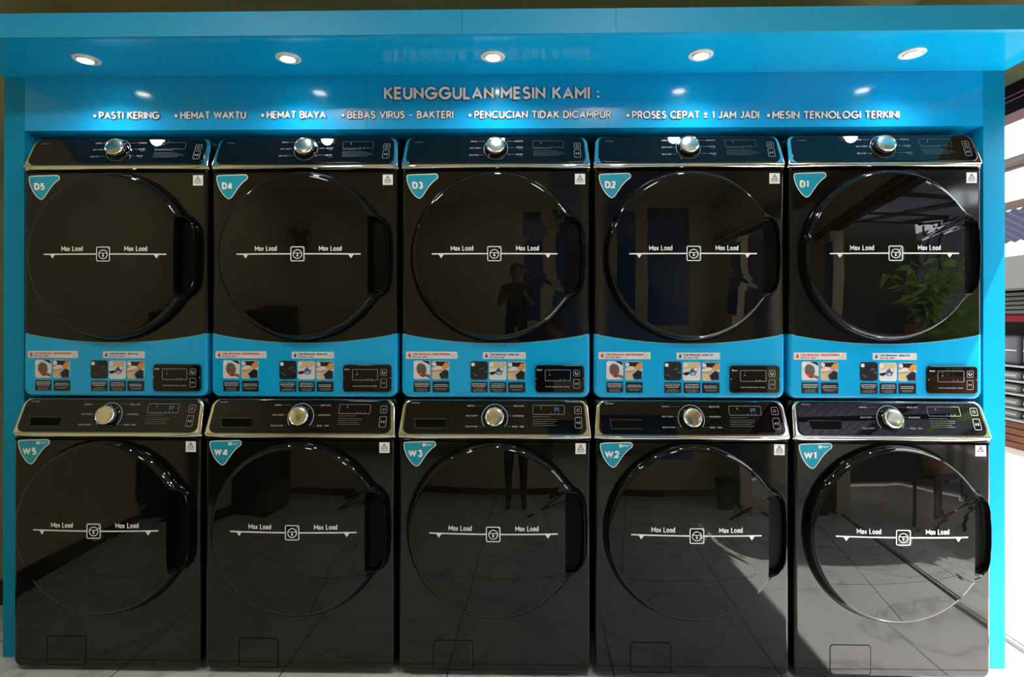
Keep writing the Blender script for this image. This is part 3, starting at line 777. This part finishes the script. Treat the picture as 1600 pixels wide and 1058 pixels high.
# ------------------------------------------------------------------ one dryer and one washer, then copies
PIT = 0.7025
DY, WY = -0.004, -0.044
def front_outline(z1): return rrect(-.343, .343, .002, z1, .03, 7, (.030, .030, .004, .004))
def make_dryer():
    t = thing('tumble_dryer', '', 'dryer', (0, DY, .993), 0, 'dryers of the upper row')
    b = MB(); b.prism(front_outline(.838), 0, .06, BODY, .011, 4); b.build('front_panel', t, 35)
    b = MB(); b.bbox(-.338, .338, .055, .74, .001, .955, CAB, .008); b.build('cabinet', t, 40)
    control_panel(t, .837, .964, False)
    make_door(t, .5165, .3065)
    # blue wrap on the lower front
    b = MB(); o = .0009; bv = .011
    bot = rrect(-.343 - o, .343 + o, .002 - o, .6, .03 + o, 7)[:16]
    N = 30; top = []
    for i in range(N + 1):
        x = .343 + o - (.686 + 2 * o) * i / N; top.append((x, .199 + .0345 * (x / .343) ** 2))
    pts = bot + top
    def nrm(i):
        if i >= len(bot): return Vector((0, 0)) if 0 < i - len(bot) < N else Vector((1 if pts[i][0] > 0 else -1, 0))
        x, z = pts[i]
        if z < .032: 
            cx_ = max(-.313, min(.313, x)); v = Vector((x - cx_, z - .032)); return v.normalized()
        return Vector((1 if x > 0 else -1, 0))
    loops = [(.04, 0)] + [(-o + bv - bv * math.sin(kk / 4 * PI / 2), bv * (1 - math.cos(kk / 4 * PI / 2))) for kk in range(5)] + [(-o, bv + .0012)]
    V = []; F = []; M = len(pts)
    for y, d in loops:
        for i, (x, z) in enumerate(pts):
            n = nrm(i); V.append((x - n.x * d, y, z - n.y * d))
    for j in range(len(loops) - 1):
        for i in range(M):
            if len(bot) <= i < M - 1: continue
            i2 = (i + 1) % M
            F.append((j * M + i, j * M + i2, (j + 1) * M + i2, (j + 1) * M + i))
    F.append([(len(loops) - 1) * M + i for i in range(M)])
    b.add(V, F, BAND)
    tp = V[-M:][len(bot):]
    b.stroke([(p[0], p[2] - .0006) for p in tp], .0022, mat('pale_blue_edge', (.20, .42, .52), .4), lambda x, z, d=0.0: (x, -o - .0004, z))
    b.build('lower_band', t, 35)['label'] = 'glossy blue wrap with a dipped upper edge'
    inst(t, .993)
    # pay box
    b = MB(); x0, x1, z0, z1 = .1455, .3235, .0205, .1210
    b.prism(rrect(x0, x1, z0, z1, .013, 5), -.0085, -.0005, PANEL, .003, 3)
    for xx in (x0 + .0035, x1 - .0035): b.lathe([(.0022, -.0086), (.0016, -.0100), (.0002, -.0104)], (xx, 0, .0725), CHROME, 10)
    pb = b.build('pay_terminal', t, 40); pb['label'] = 'black rounded box reading Dryer with display and two buttons'
    b = MB(); f = lambda x, z, d=0.0: (x, -.0090 - d, z)
    text(b, 'Dryer', .1525, .1010, .1715, .0055, .20, WHITE, f)
    b.build('terminal_title', pb, 0)
    for s, a, e in (('Normal', .1835, .2005), ('Heavy Duty', .2045, .2255), ('Delicate', .2285, .2480), ('Time Dry', .2515, .2700)): b = MB(); text(b, s, a, .0405, e, .0048, .2, GREYP, f); b.build('mode_label', pb, 0)
    b = MB(); b.stroke(rrect(.1815, .2735, .0645, .1035, .0025, 3), .0014, GREYP, f, closed=True)
    b.poly(circle(.198, .0855, .0024, 8), GREYP, f); b.stroke([(.197, .097), (.199, .094)], .0018, GREYP, f)
    for q in (.238, .251): b.poly(circle(q, .0685, .0018, 8), GREYP, f)
    b.build('pay_display', pb, 0)
    for zl, zh, nm in ((.0815, .1035, 'power_button'), (.0375, .0700, 'start_button')):
        b = MB(); b.stroke(rrect(.2845, .3060, zl, zh, .003, 3), .0014, GREYP, f, closed=True); xc, zc = .29525, (zl + zh) / 2
        if nm == 'power_button': b.stroke(arc(xc, zc, .005, .005, 110, 400, 12), .0016, WHITE, f)
        else:
            b.poly([(xc - .005, zc - .004), (xc, zc), (xc - .005, zc + .004)], GREYP, f); b.poly([(xc + .005, zc + .004), (xc, zc), (xc + .005, zc - .004)], GREYP, f)
        b.build(nm, pb, 0)
    warn_sticker(t, .289, .7785)
    return t
def make_washer():
    t = thing('washing_machine', '', 'washing machine', (0, WY, 0), 0, 'washing machines of the lower row')
    b = MB(); b.prism([(x, z + .013) for x, z in front_outline(.839)], 0, .06, BODY, .011, 4); b.build('front_panel', t, 35)
    b = MB(); b.bbox(-.338, .338, .055, .78, .022, .986, CAB, .008); b.build('cabinet', t, 40)
    for sx in (-1, 1):
        for y in (.12, .70):
            b = MB(); b.lathe([(.024, 0), (.024, .014), (.012, .016), (.012, .026)], (sx * .29, y, 0), RUBBER, 20, 'z', closed=True); b.build('foot', t, 40)
    control_panel(t, .851, .9865, True)
    make_door(t, .531, .311)
    b = MB(); o = rrect(-.2175, -.0755, .026, .1315, .011, 5); b.stroke(o, .0026, RECESS, lambda x, z, d=0.0: (x, -.0005, z), closed=True)
    b.prism(inset(o, .0012), -.0006, .002, BODY, .001, 2); b.build('filter_flap', t, 0)['label'] = 'small rounded drain filter flap outlined by a dark gap'
    warn_sticker(t, .289, .8000)
    return t
d0 = make_dryer(); w0 = make_washer()
POS = ['far left', 'second from left', 'in the middle', 'second from right', 'far right']
EXD = ['under PASTI KERING', 'under HEMAT WAKTU and HEMAT BIAYA', 'under the KEUNGGULAN heading', 'under PROSES CEPAT', 'beside the right blue side panel']
DIG = {5: '37', 4: '', 3: '35', 2: '29', 1: ''}
src = [(d0, [p for p in d0.children_recursive]), (w0, [])]
DR = []; WA = []
for i in range(5):
    n = 5 - i
    dl_ = 'black dryer with blue lower band and badge D%d, %s' % (n, EXD[i])
    wl_ = 'black front-load washer on the floor with badge W%d, below dryer D%d' % (n, n)
    if i == 0: d, w = d0, w0; d.location.x = w.location.x = (i - 2) * PIT; d['label'] = dl_; w['label'] = wl_
    else:
        d = dup(d0, ((i - 2) * PIT, DY, .993), dl_); w = dup(w0, ((i - 2) * PIT, WY, 0), wl_)
    DR.append((n, d)); WA.append((n, w))
for n, d in DR: badge(d, 'D%d' % n, .8190, False)
for n, w in WA:
    badge(w, 'W%d' % n, .8430, True)
    if DIG[n]:
        b = MB(); z0 = .866; k = .042 / (.9865 - z0)
        f = lambda x, z, d=0.0: (x, -.006 + (z - z0) * k - .0048 - d, z)
        text(b, DIG[n], .212, .9495, .231, .0125, .16, LEDB, f)
        b.build('display_digits', w, 0)['label'] = 'dim blue glowing digits ' + DIG[n]

# ------------------------------------------------------------------ things in the shop that the glossy fronts mirror
def poster(x0, x1, z0, z1, lab, seed):
    t = thing('wall_poster', lab, 'poster', ((x0 + x1) / 2, YF, z0), 0, 'blue posters on the shop wall'); w = (x1 - x0) / 2; h = z1 - z0
    b = MB(); b.box(-w, w, .001, .006, 0, h, mat('poster_blue', (0.012, 0.075, 0.24), .3)); 
    rnd = random.Random(seed)
    for k in range(9):
        z = h * (.10 + .085 * k); L = rnd.uniform(.3, .75) * w * 2
        b.box(-w * .85, -w * .85 + L, .006, .007, z, z + .018, mat('poster_pale', (.08, .18, .36), .4))
    b.build('sheet', t, 0)
    b = MB(); b.tube([(-w, .004, h), (w, .004, h)], .008, PLASTIC); b.build('hanging_rail', t)
poster(.28, .60, .70, 2.66, 'narrow blue printed poster on the cream wall opposite the middle machines', 1)
poster(.82, 1.56, .62, 2.72, 'wide blue printed poster on the cream wall opposite machine D2', 2)
# cream post in the opening, and the blue banner hung on it
b = MB(); b.bbox(XR - .06, XR + .12, -2.62, -2.40, 0, 2.085, mat('cream_post_paint', (.55, .47, .27), .5), .006); o = b.build('door_post')
tag(o, 'cream square post standing at the shop opening', 'post')
t = thing('hanging_banner', 'blue vertical banner hanging beside the cream post at the opening', 'banner', (XR - .09, -2.30, .95))
b = MB(); b.box(-.012, .0, -.20, .10, 0, .95, MATS['poster_blue']); b.build('sheet', t, 0)
b = MB(); b.tube([(-.006, -.22, .955), (-.006, .12, .955)], .009, PLASTIC); b.build('rail', t)
# wall fan
t = thing('wall_fan', 'black wall fan mounted high on the cream wall opposite machine D5', 'fan', (-1.95, YF, 2.05))
b = MB(); b.bbox(-.07, .07, .002, .03, -.12, .10, PLASTIC, .01); b.build('wall_bracket', t)
b = MB(); b.tube([(0, .03, 0), (0, .12, .03), (0, .16, .10)], .02, PLASTIC, 12); b.build('arm', t)
b = MB(); b.lathe([(.01, .10), (.07, .12), (.08, .18), (.05, .24), (.01, .25)], (0, 0, .14), PLASTIC, 24); b.build('motor', t)
for k in range(3):
    a0 = 2 * PI * k / 3 + .4; pts = []
    for s in range(9):
        u = s / 8; r = .05 + .16 * u; w = .075 * math.sin(PI * min(1, u * .9 + .15)); pts.append((r, w))
    V = []
    for r, w in pts:
        for sg in (-1, 1):
            a = a0 + sg * w / r * .8; V.append((r * math.cos(a), .265 + sg * .02, .14 + r * math.sin(a)))
    V += [(x, y + .003, z) for x, y, z in V]; n = 18
    F = [(2 * i, 2 * i + 1, 2 * i + 3, 2 * i + 2) for i in range(8)] + [(n + 2 * i, n + 2 * i + 1, n + 2 * i + 3, n + 2 * i + 2) for i in range(8)]
    F += [(2 * i, 2 * i + 2, n + 2 * i + 2, n + 2 * i) for i in range(8)] + [(2 * i + 1, 2 * i + 3, n + 2 * i + 3, n + 2 * i + 1) for i in range(8)] + [(0, 1, n + 1, n), (16, 17, n + 17, n + 16)]
    b = MB(); b.add(V, F, PLASTIC); b.build('blade', t)
b = MB()
for k in range(28):
    a = 2 * PI * k / 28
    b.tube([(.05 * math.cos(a), .31, .14 + .05 * math.sin(a)), (.17 * math.cos(a), .305, .14 + .17 * math.sin(a)), (.225 * math.cos(a), .265, .14 + .225 * math.sin(a)), (.16 * math.cos(a), .21, .14 + .16 * math.sin(a)), (.07 * math.cos(a), .17, .14 + .07 * math.sin(a))], .0017, PLASTIC, 5)
b.tube([(.228 * math.cos(2 * PI * k / 36), .265, .14 + .228 * math.sin(2 * PI * k / 36)) for k in range(37)], .005, PLASTIC, 6)
b.build('guard', t)
# waste bin
t = thing('waste_bin', 'black round waste bin on the floor beside the cream post', 'bin', (1.78, -2.45, 0))
b = MB(); b.lathe([(.001, .004), (.11, .004), (.115, .0), (.14, .36), (.15, .365), (.148, .375), (.135, .372), (.108, .02), (.001, .02)], (0, 0, 0), PLASTIC, 32, 'z'); b.build('bucket', t)
b = MB(); b.lathe([(.146, .37), (.15, .40), (.10, .43), (.02, .44), (.001, .44)], (0, 0, 0), RUBBER, 32, 'z'); b.build('lid', t)
# potted plant outside
t = thing('potted_plant', 'leafy green plant in a clay pot on a dark stand outside', 'plant', (2.80, -1.62, .561))
ps = thing('plant_stand', 'dark steel stand carrying the potted plant outside the opening', 'stand', (2.80, -1.62, 0))
b = MB(); b.bbox(-.20, .20, -.20, .20, .53, .56, PLASTIC, .005); b.build('top', ps)
for qx in (-.17, .17):
    for qy in (-.17, .17):
        b = MB(); b.bbox(qx - .015, qx + .015, qy - .015, qy + .015, .001, .529, PLASTIC, .003); b.build('leg', ps)
b = MB(); b.lathe([(.001, .003), (.13, .003), (.19, .33), (.205, .335), (.205, .37), (.18, .37), (.17, .33), (.001, .32)], (0, 0, 0), POTM, 28, 'z'); b.build('pot', t)
st = MB(); lf = MB(); rnd = random.Random(3)
for k in range(13):
    a = rnd.uniform(0, 2 * PI); tilt = rnd.uniform(.1, .45); L = rnd.uniform(.45, .85)
    path = [(rnd.uniform(-.03, .03), rnd.uniform(-.03, .03), .32)]
    for s in range(1, 6):
        u = s / 5; path.append((math.cos(a) * tilt * u * u * 1.0, math.sin(a) * tilt * u * u, .32 + L * u))
    st.tube(path, [.008 * (1 - .1 * s) for s in range(6)], LEAF, 6)
    for s in range(2, 6):
        for q in range(4):
            p = Vector(path[s]); aa = rnd.uniform(0, 2 * PI); d = Vector((math.cos(aa), math.sin(aa), rnd.uniform(-.4, .5))).normalized(); sd = d.cross(Vector((0, 0, 1))).normalized()
            l, w = rnd.uniform(.16, .26), rnd.uniform(.030, .048)
            lf.add([p, p + d * l * .4 + sd * w + Vector((0, 0, .02)), p + d * l + Vector((0, 0, -.05)), p + d * l * .4 - sd * w + Vector((0, 0, .02))], [(0, 1, 2), (0, 2, 3)], LEAF)
st.build('stems', t); lf.build('foliage', t, 0, recalc=False)
# the photographer, mirrored in the D3 door
def person(loc):
    t = thing('person', 'person in dark clothes standing opposite dryer D3 holding up a phone', 'person', loc)
    ch = []   # chains of (x, y, z, radius); the first vertex of a chain joins an existing vertex when it repeats its place
    hx, hy, hz = .0, .365, 1.265     # where the phone is held (local)
    ch.append([(0, 0, .90, .125), (0, .005, 1.02, .112), (0, .0, 1.16, .122), (0, -.01, 1.29, .112), (0, -.005, 1.385, .052), (0, .005, 1.44, .050), (0, .015, 1.49, .072), (0, .02, 1.545, .082), (0, .012, 1.60, .062)])
    for sx in (-1, 1):
        ch.append([(0, 0, .90, .125), (sx * .085, 0, .84, .088), (sx * .095, .01, .66, .072), (sx * .10, .02, .47, .054), (sx * .10, .005, .30, .050), (sx * .10, -.015, .09, .036), (sx * .105, .05, .045, .036), (sx * .11, .14, .032, .030)])
        ch.append([(0, -.01, 1.29, .112), (sx * .165, -.01, 1.315, .060), (sx * .215, .03, 1.19, .047), (sx * .225, .10, 1.075, .038), (sx * .165, .23, 1.165, .031), (sx * .115, .325, 1.235, .024), (sx * .103, .352, 1.262, .024)])
        w = Vector((sx * .103, .352, 1.262))
        for k, (dx, dz, l) in enumerate(((-.004, .030, 1.0), (-.002, .014, 1.1), (0, -.002, 1.05), (.002, -.018, .85))):
            a = w + Vector((-sx * .006, .020, dz)); m1 = a + Vector((-sx * .012, .028 * l, .004)); e = m1 + Vector((-sx * .028 * l, .006, -.002))
            ch.append([(*w, .024), (*a, .010), (*m1, .009), (*e, .0075)])
        a = w + Vector((-sx * .012, -.004, .022)); ch.append([(*w, .024), (*a, .011), (*(a + Vector((-sx * .020, .000, .018))), .0095), (*(a + Vector((-sx * .040, .002, .020))), .008)])
    V = []; Rr = []; E = []; ix = {}
    for c in ch:
        prev = None
        for x, y, z, r in c:
            k = (round(x, 4), round(y, 4), round(z, 4))
            if k not in ix: ix[k] = len(V); V.append((x, y, z)); Rr.append(r)
            if prev is not None and prev != ix[k]: E.append((prev, ix[k]))
            prev = ix[k]
    me = bpy.data.meshes.new('body_lines'); me.from_pydata(V, E, []); o = bpy.data.objects.new('body_lines', me); COL.objects.link(o)
    md = o.modifiers.new('skin', 'SKIN'); 
    for i, r in enumerate(Rr):
        sv = me.skin_vertices[0].data[i]; wide = 1.22 if (V[i][0] == 0 and .85 < V[i][2] < 1.33) else 1.0
        sv.radius = (r * wide, r * (.82 if wide > 1 else 1.0)); sv.use_root = (i == 0)
    sb = o.modifiers.new('sub', 'SUBSURF'); sb.levels = 2; sb.render_levels = 2
    dg = bpy.context.evaluated_depsgraph_get(); m2 = bpy.data.meshes.new_from_object(o.evaluated_get(dg)); bpy.data.objects.remove(o)
    m2.name = 'body'; m2.materials.clear()
    for m in (mat('person_skin', (.32, .17, .10), .5), mat('dark_shirt', (.015, .016, .02), .8), mat('dark_trousers', (.012, .013, .018), .8), RUBBER): m2.materials.append(m)
    for f in m2.polygons:
        c = f.center; f.use_smooth = True
        f.material_index = 3 if c.z < .075 else 2 if c.z < .90 else 0 if (c.z > 1.395 or (abs(c.x) > .09 and c.y > .09)) else 1
    body = bpy.data.objects.new('body', m2); COL.objects.link(body); body.parent = t
    b = MB()   # hair cap
    pr = [(.001, .112), (.045, .104), (.075, .075), (.090, .035), (.091, -.005), (.086, -.04), (.080, -.045), (.076, -.02)]
    b.lathe(pr, (0, -.002, 1.545), mat('black_hair', (.008, .007, .006), .5), 28, 'z')
    b.v = [(x, y - .25 * max(0, y) if z < 1.57 else y, z) for x, y, z in b.v]
    b.build('hair', body, 60)
    b = MB()
    for sx in (-1, 1): b.lathe([(.010, -.006), (.008, .006), (.0005, .009)], (sx * .030, .092, 1.548), WHITE, 12); b.lathe([(.0045, .0085), (.0005, .0095)], (sx * .030, .092, 1.548), RUBBER, 10)
    b.build('eyes', body)
    b = MB(); b.tube([(0, .085, 1.555), (0, .108, 1.525), (0, .100, 1.512)], [.008, .013, .008], MATS['person_skin'], 10); b.build('nose', body)
    b = MB(); b.tube([(-.022, .083, 1.487), (0, .092, 1.486), (.022, .083, 1.487)], [.003, .006, .003], mat('lips', (.22, .07, .06), .5), 8); b.build('mouth', body)
    for sx in (-1, 1):
        b = MB(); b.lathe([(.022, -.004), (.024, .002), (.014, .006), (.0005, .004)], (sx * .086, .005, 1.54), MATS['person_skin'], 14, 'x'); b.build('ear', body)
    return t
person((.1386, -2.445, 0))
t = thing('mobile_phone', 'black phone held sideways by the person opposite dryer D3', 'phone', (.1386, -2.060, 1.262))
b = MB(); b.bbox(-.080, .080, -.008, .0, -.037, .037, PLASTIC, .0035); b.build('case', t)
b = MB(); b.box(-.074, .074, -.0086, -.0081, -.033, .033, PANEL); b.build('screen', t, 0)

# dark cabinet by the left wall seen as a dark shape in W5
t = thing('wall_cabinet', 'dark narrow cupboard standing against the left wall', 'cupboard', (XL + .24, -2.2, 0))
b = MB(); b.bbox(-.22, .22, -.35, .35, .06, 1.05, mat('dark_wood', (.03, .02, .015), .35), .004); b.box(-.2, .2, -.33, .33, .002, .06, RUBBER); b.build('carcass', t)
for y0, y1 in ((-.345, -.003), (.003, .345)):
    b = MB(); b.bbox(.221, .238, y0, y1, .07, 1.04, MATS['dark_wood'], .003); dd = b.build('door', t)
    b = MB(); yy = y1 - .04 if y0 < 0 else y0 + .04; b.tube([(.238, yy, .5), (.258, yy, .5), (.258, yy, .62), (.238, yy, .62)], .005, CHROME); b.build('handle', dd)
# dark rolled shutter housing lying on top of the canopy
t = thing('rolled_awning', 'black rolled cover lying on top of the blue canopy at upper right', 'rolled cover', (1.02, .0, 2.2715))
b = MB(); b.lathe([(.001, -.55), (.030, -.55), (.036, -.53), (.037, 0), (.036, .53), (.030, .55), (.001, .55)], (0, 0, .038), PLASTIC, 24, 'x'); b.build('roll', t)
b = MB(); b.lathe([(.0372, .50), (.0374, .555), (.030, .565), (.001, .565)], (0, 0, .038), CHROME, 20, 'x'); b.build('end_cap', t)['label'] = 'shiny metal end cap'

# ------------------------------------------------------------------ outside
t = thing('awning_frame', 'brown steel awning bars with a corrugated sheet outside the opening', 'awning', (3.0, 1.2, 0))
for z, dx, h in ((2.205, 0, .03), (1.965, 0, .045)):
    b = MB(); b.bbox(dx - .02, dx + .02, -1.1, 2.2, z - h / 2, z + h / 2, STEELB, .004); b.build('bar', t)
for y in (-1.1, 2.2):
    b = MB(); b.bbox(-.03, .03, y - .03, y + .03, 0.001, 2.23, STEELB, .004); b.build('post', t)
def corr(b, p0, u, v, nu, amp, m, wav=.076):
    """corrugated sheet from p0 spanned by u (across the ribs) and v"""
    p0, u, v = Vector(p0), Vector(u), Vector(v); n = u.cross(v).normalized(); N = int(u.length / wav * 8); V = []
    for i in range(N + 1):
        q = p0 + u * (i / N) + n * amp * math.sin(2 * PI * i / 8); V += [q, q + v, q + n * .002, q + v + n * .002]
    F = []
    for i in range(N):
        a = 4 * i; c = a + 4; F += [(a, a + 1, c + 1, c), (a + 2, c + 2, c + 3, a + 3)]
    F += [(0, 2, 3, 1), (4 * N, 4 * N + 1, 4 * N + 3, 4 * N + 2)]
    b.add(V, F, m)
b = MB(); corr(b, (.03, -1.1, 1.945), (0, 3.3, 0), (.30, 0, -.145), 40, .008, mat('blue_grey_sheet', (.026, .028, .052), .7, 0, 1.08)); b.build('corrugated_sheet', t, 60)
# lean-to roof that the right-hand fronts mirror
t = thing('lean_to_roof', 'purple grey corrugated lean-to roof on dark beams outside the shop', 'roof', (3.6, -3.2, 0))
b = MB(); corr(b, (-1.35, 2.0, 2.30), (3.2, 0, 0.1), (0, -3.8, .55), 60, .012, ROOFM, .1); b.build('corrugated_sheet', t, 60)
for x in (-1.2, -.1, 1.0, 1.75):
    b = MB(); b.tube([(x, 1.98, 2.25 + .03 * (x + 1.35)), (x, -1.78, 2.79 + .03 * (x + 1.35))], .03, PLASTIC, 8); b.build('rafter', t)
for y, z in ((1.8, 2.27), (.3, 2.48), (-1.3, 2.72)):
    b = MB(); b.tube([(-1.35, y, z - .02), (1.85, y, z + .08)], .025, PLASTIC, 8); b.build('purlin', t)
for x, y, z in ((1.75, 1.8, 2.30), (1.75, -1.6, 2.8), (-1.2, -1.6, 2.72)):
    b = MB(); b.tube([(x, y, 0.001), (x, y, z)], .03, PLASTIC, 8); b.build('post', t)
# stall across the street
def put(name, lab, cat, loc, fnb, group=None):
    b = MB(); fnb(b); o = b.build(name, smooth=40); o.location = loc; tag(o, lab, cat, group); return o
SX, SYY = 5.35, 3.95
t = thing('market_stall', 'street stall with rolled shutter and goods shelves seen past the right edge', 'stall', (SX, SYY, -.02))
b = MB(); b.box(0.02, .55, -1.4, 1.4, 0, 1.62, mat('stall_dark', (.006, .005, .005), .8, 0, 1.1)); b.build('back_wall', t, 0)
b = MB()
for k in range(5): b.bbox(-.42, .1, -1.4, 1.4, 1.36 + k * .045, 1.395 + k * .045, GREYM, .008)
b.build('rolled_shutter', t, 40)
b = MB(); b.add([(-.62, -1.4, 1.58), (.56, -1.4, 2.05), (.56, 1.4, 2.05), (-.62, 1.4, 1.58), (-.62, -1.4, 1.60), (.56, -1.4, 2.07), (.56, 1.4, 2.07), (-.62, 1.4, 1.60)], [(0, 1, 2, 3), (4, 5, 6, 7), (0, 1, 5, 4), (1, 2, 6, 5), (2, 3, 7, 6), (3, 0, 4, 7)], TARP); b.build('tarp_roof', t, 0)
b = MB(); b.box(-.43, -.41, -1.4, 1.4, 1.28, 1.345, mat('red_cloth', (.035, .002, .003), .8, 0, 1.1)); b.build('valance', t, 0)
SH = [.30, .42, .56, .69, .84]
for z in SH:
    b = MB(); b.bbox(-.42, 0.02, -1.4, 1.4, z - .012, z, mat('shelf_metal', (.10, .10, .10), .5, 0, 1.2), .003); b.build('shelf', t)
for y in (-1.4, 1.38):
    for x in (-.42,): 
        b = MB(); b.box(x, x + .02, y, y + .02, 0, 1.36, GREYM); b.build('upright', t, 0)
cols = [(.015, .015, .017), (.04, .04, .046), (.035, .010, .010), (.018, .024, .04), (.055, .052, .046), (.025, .020, .017)]
rnd = random.Random(11)
ORD = ['lowest', 'second', 'third', 'fourth', 'top']
for si, z in enumerate(SH):
    for j in range(4):
        y = -.45 + j * .26; m = mat('goods_%d' % (rnd.randrange(6)), cols[rnd.randrange(6)], .6, 0, 1.2)
        hh = .085 if si < 4 else .30; rad = (.10, .11)
        def pk(b, hh=hh, m=m):
            b.bbox(-.15, .15, -.115, .115, 0, hh, m, min(.04, hh * .4), 4); b.tube([(-.151, -.09, hh * .5), (-.151, .09, hh * .5)], .006, mat('strap_grey', (.12, .12, .12), .6), 6)
        put('packed_goods', '%s package on the %s shelf of the stall across the street' % (['nearest', 'second nearest', 'third nearest', 'farthest'][j], ORD[si]), 'package', (SX - .20, SYY + y, z - .0195), pk, 'packages on the stall shelves')
put('goods_crate', 'orange brown wooden crate on the ground below the stall shelves', 'crate', (SX - .22, SYY - .02, -.0195), lambda b: [b.bbox(-.14, .14, -.5, .5, k * .07, .06 + k * .07, mat('crate_wood', (.09, .036, .018), .8, 0, 1.1, var=(9, (.03, .014, .010), 2)), .004) for k in range(4)])
b = MB(); b.box(XR + .1, 5.55, -5.6, -5.4, -.02, 3.3, mat('blocker_brown', (.045, .038, .034), .7)); tag(b.build('sky_blocker_wall', smooth=0), 'dull brown wall added beyond the lean-to roof to block the sky', 'wall')  # added wall, keeps bright sky out of the D1 reflection
# bright buildings behind
t = thing('white_building', 'sunlit white building far across the street', 'building', (9.5, 1, 0))
b = MB(); b.box(0, .4, -9, 9, -.02, 4.2, mat('white_render', (.75, .74, .70), .8)); b.build('wall', t, 0)
b = MB(); b.box(-.5, .4, -9, 9, 4.2, 4.3, GREYM); b.build('roof_edge', t, 0)
t = thing('yard_wall', 'grey corrugated fence along the far side of the road', 'fence', (5.6, -4.0, -.02))
b = MB(); corr(b, (0, -2.6, .0), (0, 5.8, 0), (0, 0, 2.75), 70, .012, mat('purple_grey_sheet', (.27, .265, .33), .6), .12); b.build('sheet', t, 60)
for y in (-2.6, -.6, 1.2, 3.2):
    b = MB(); b.bbox(-.07, -.014, y - .03, y + .03, 0, 2.8, STEELB, .004); b.build('post', t)
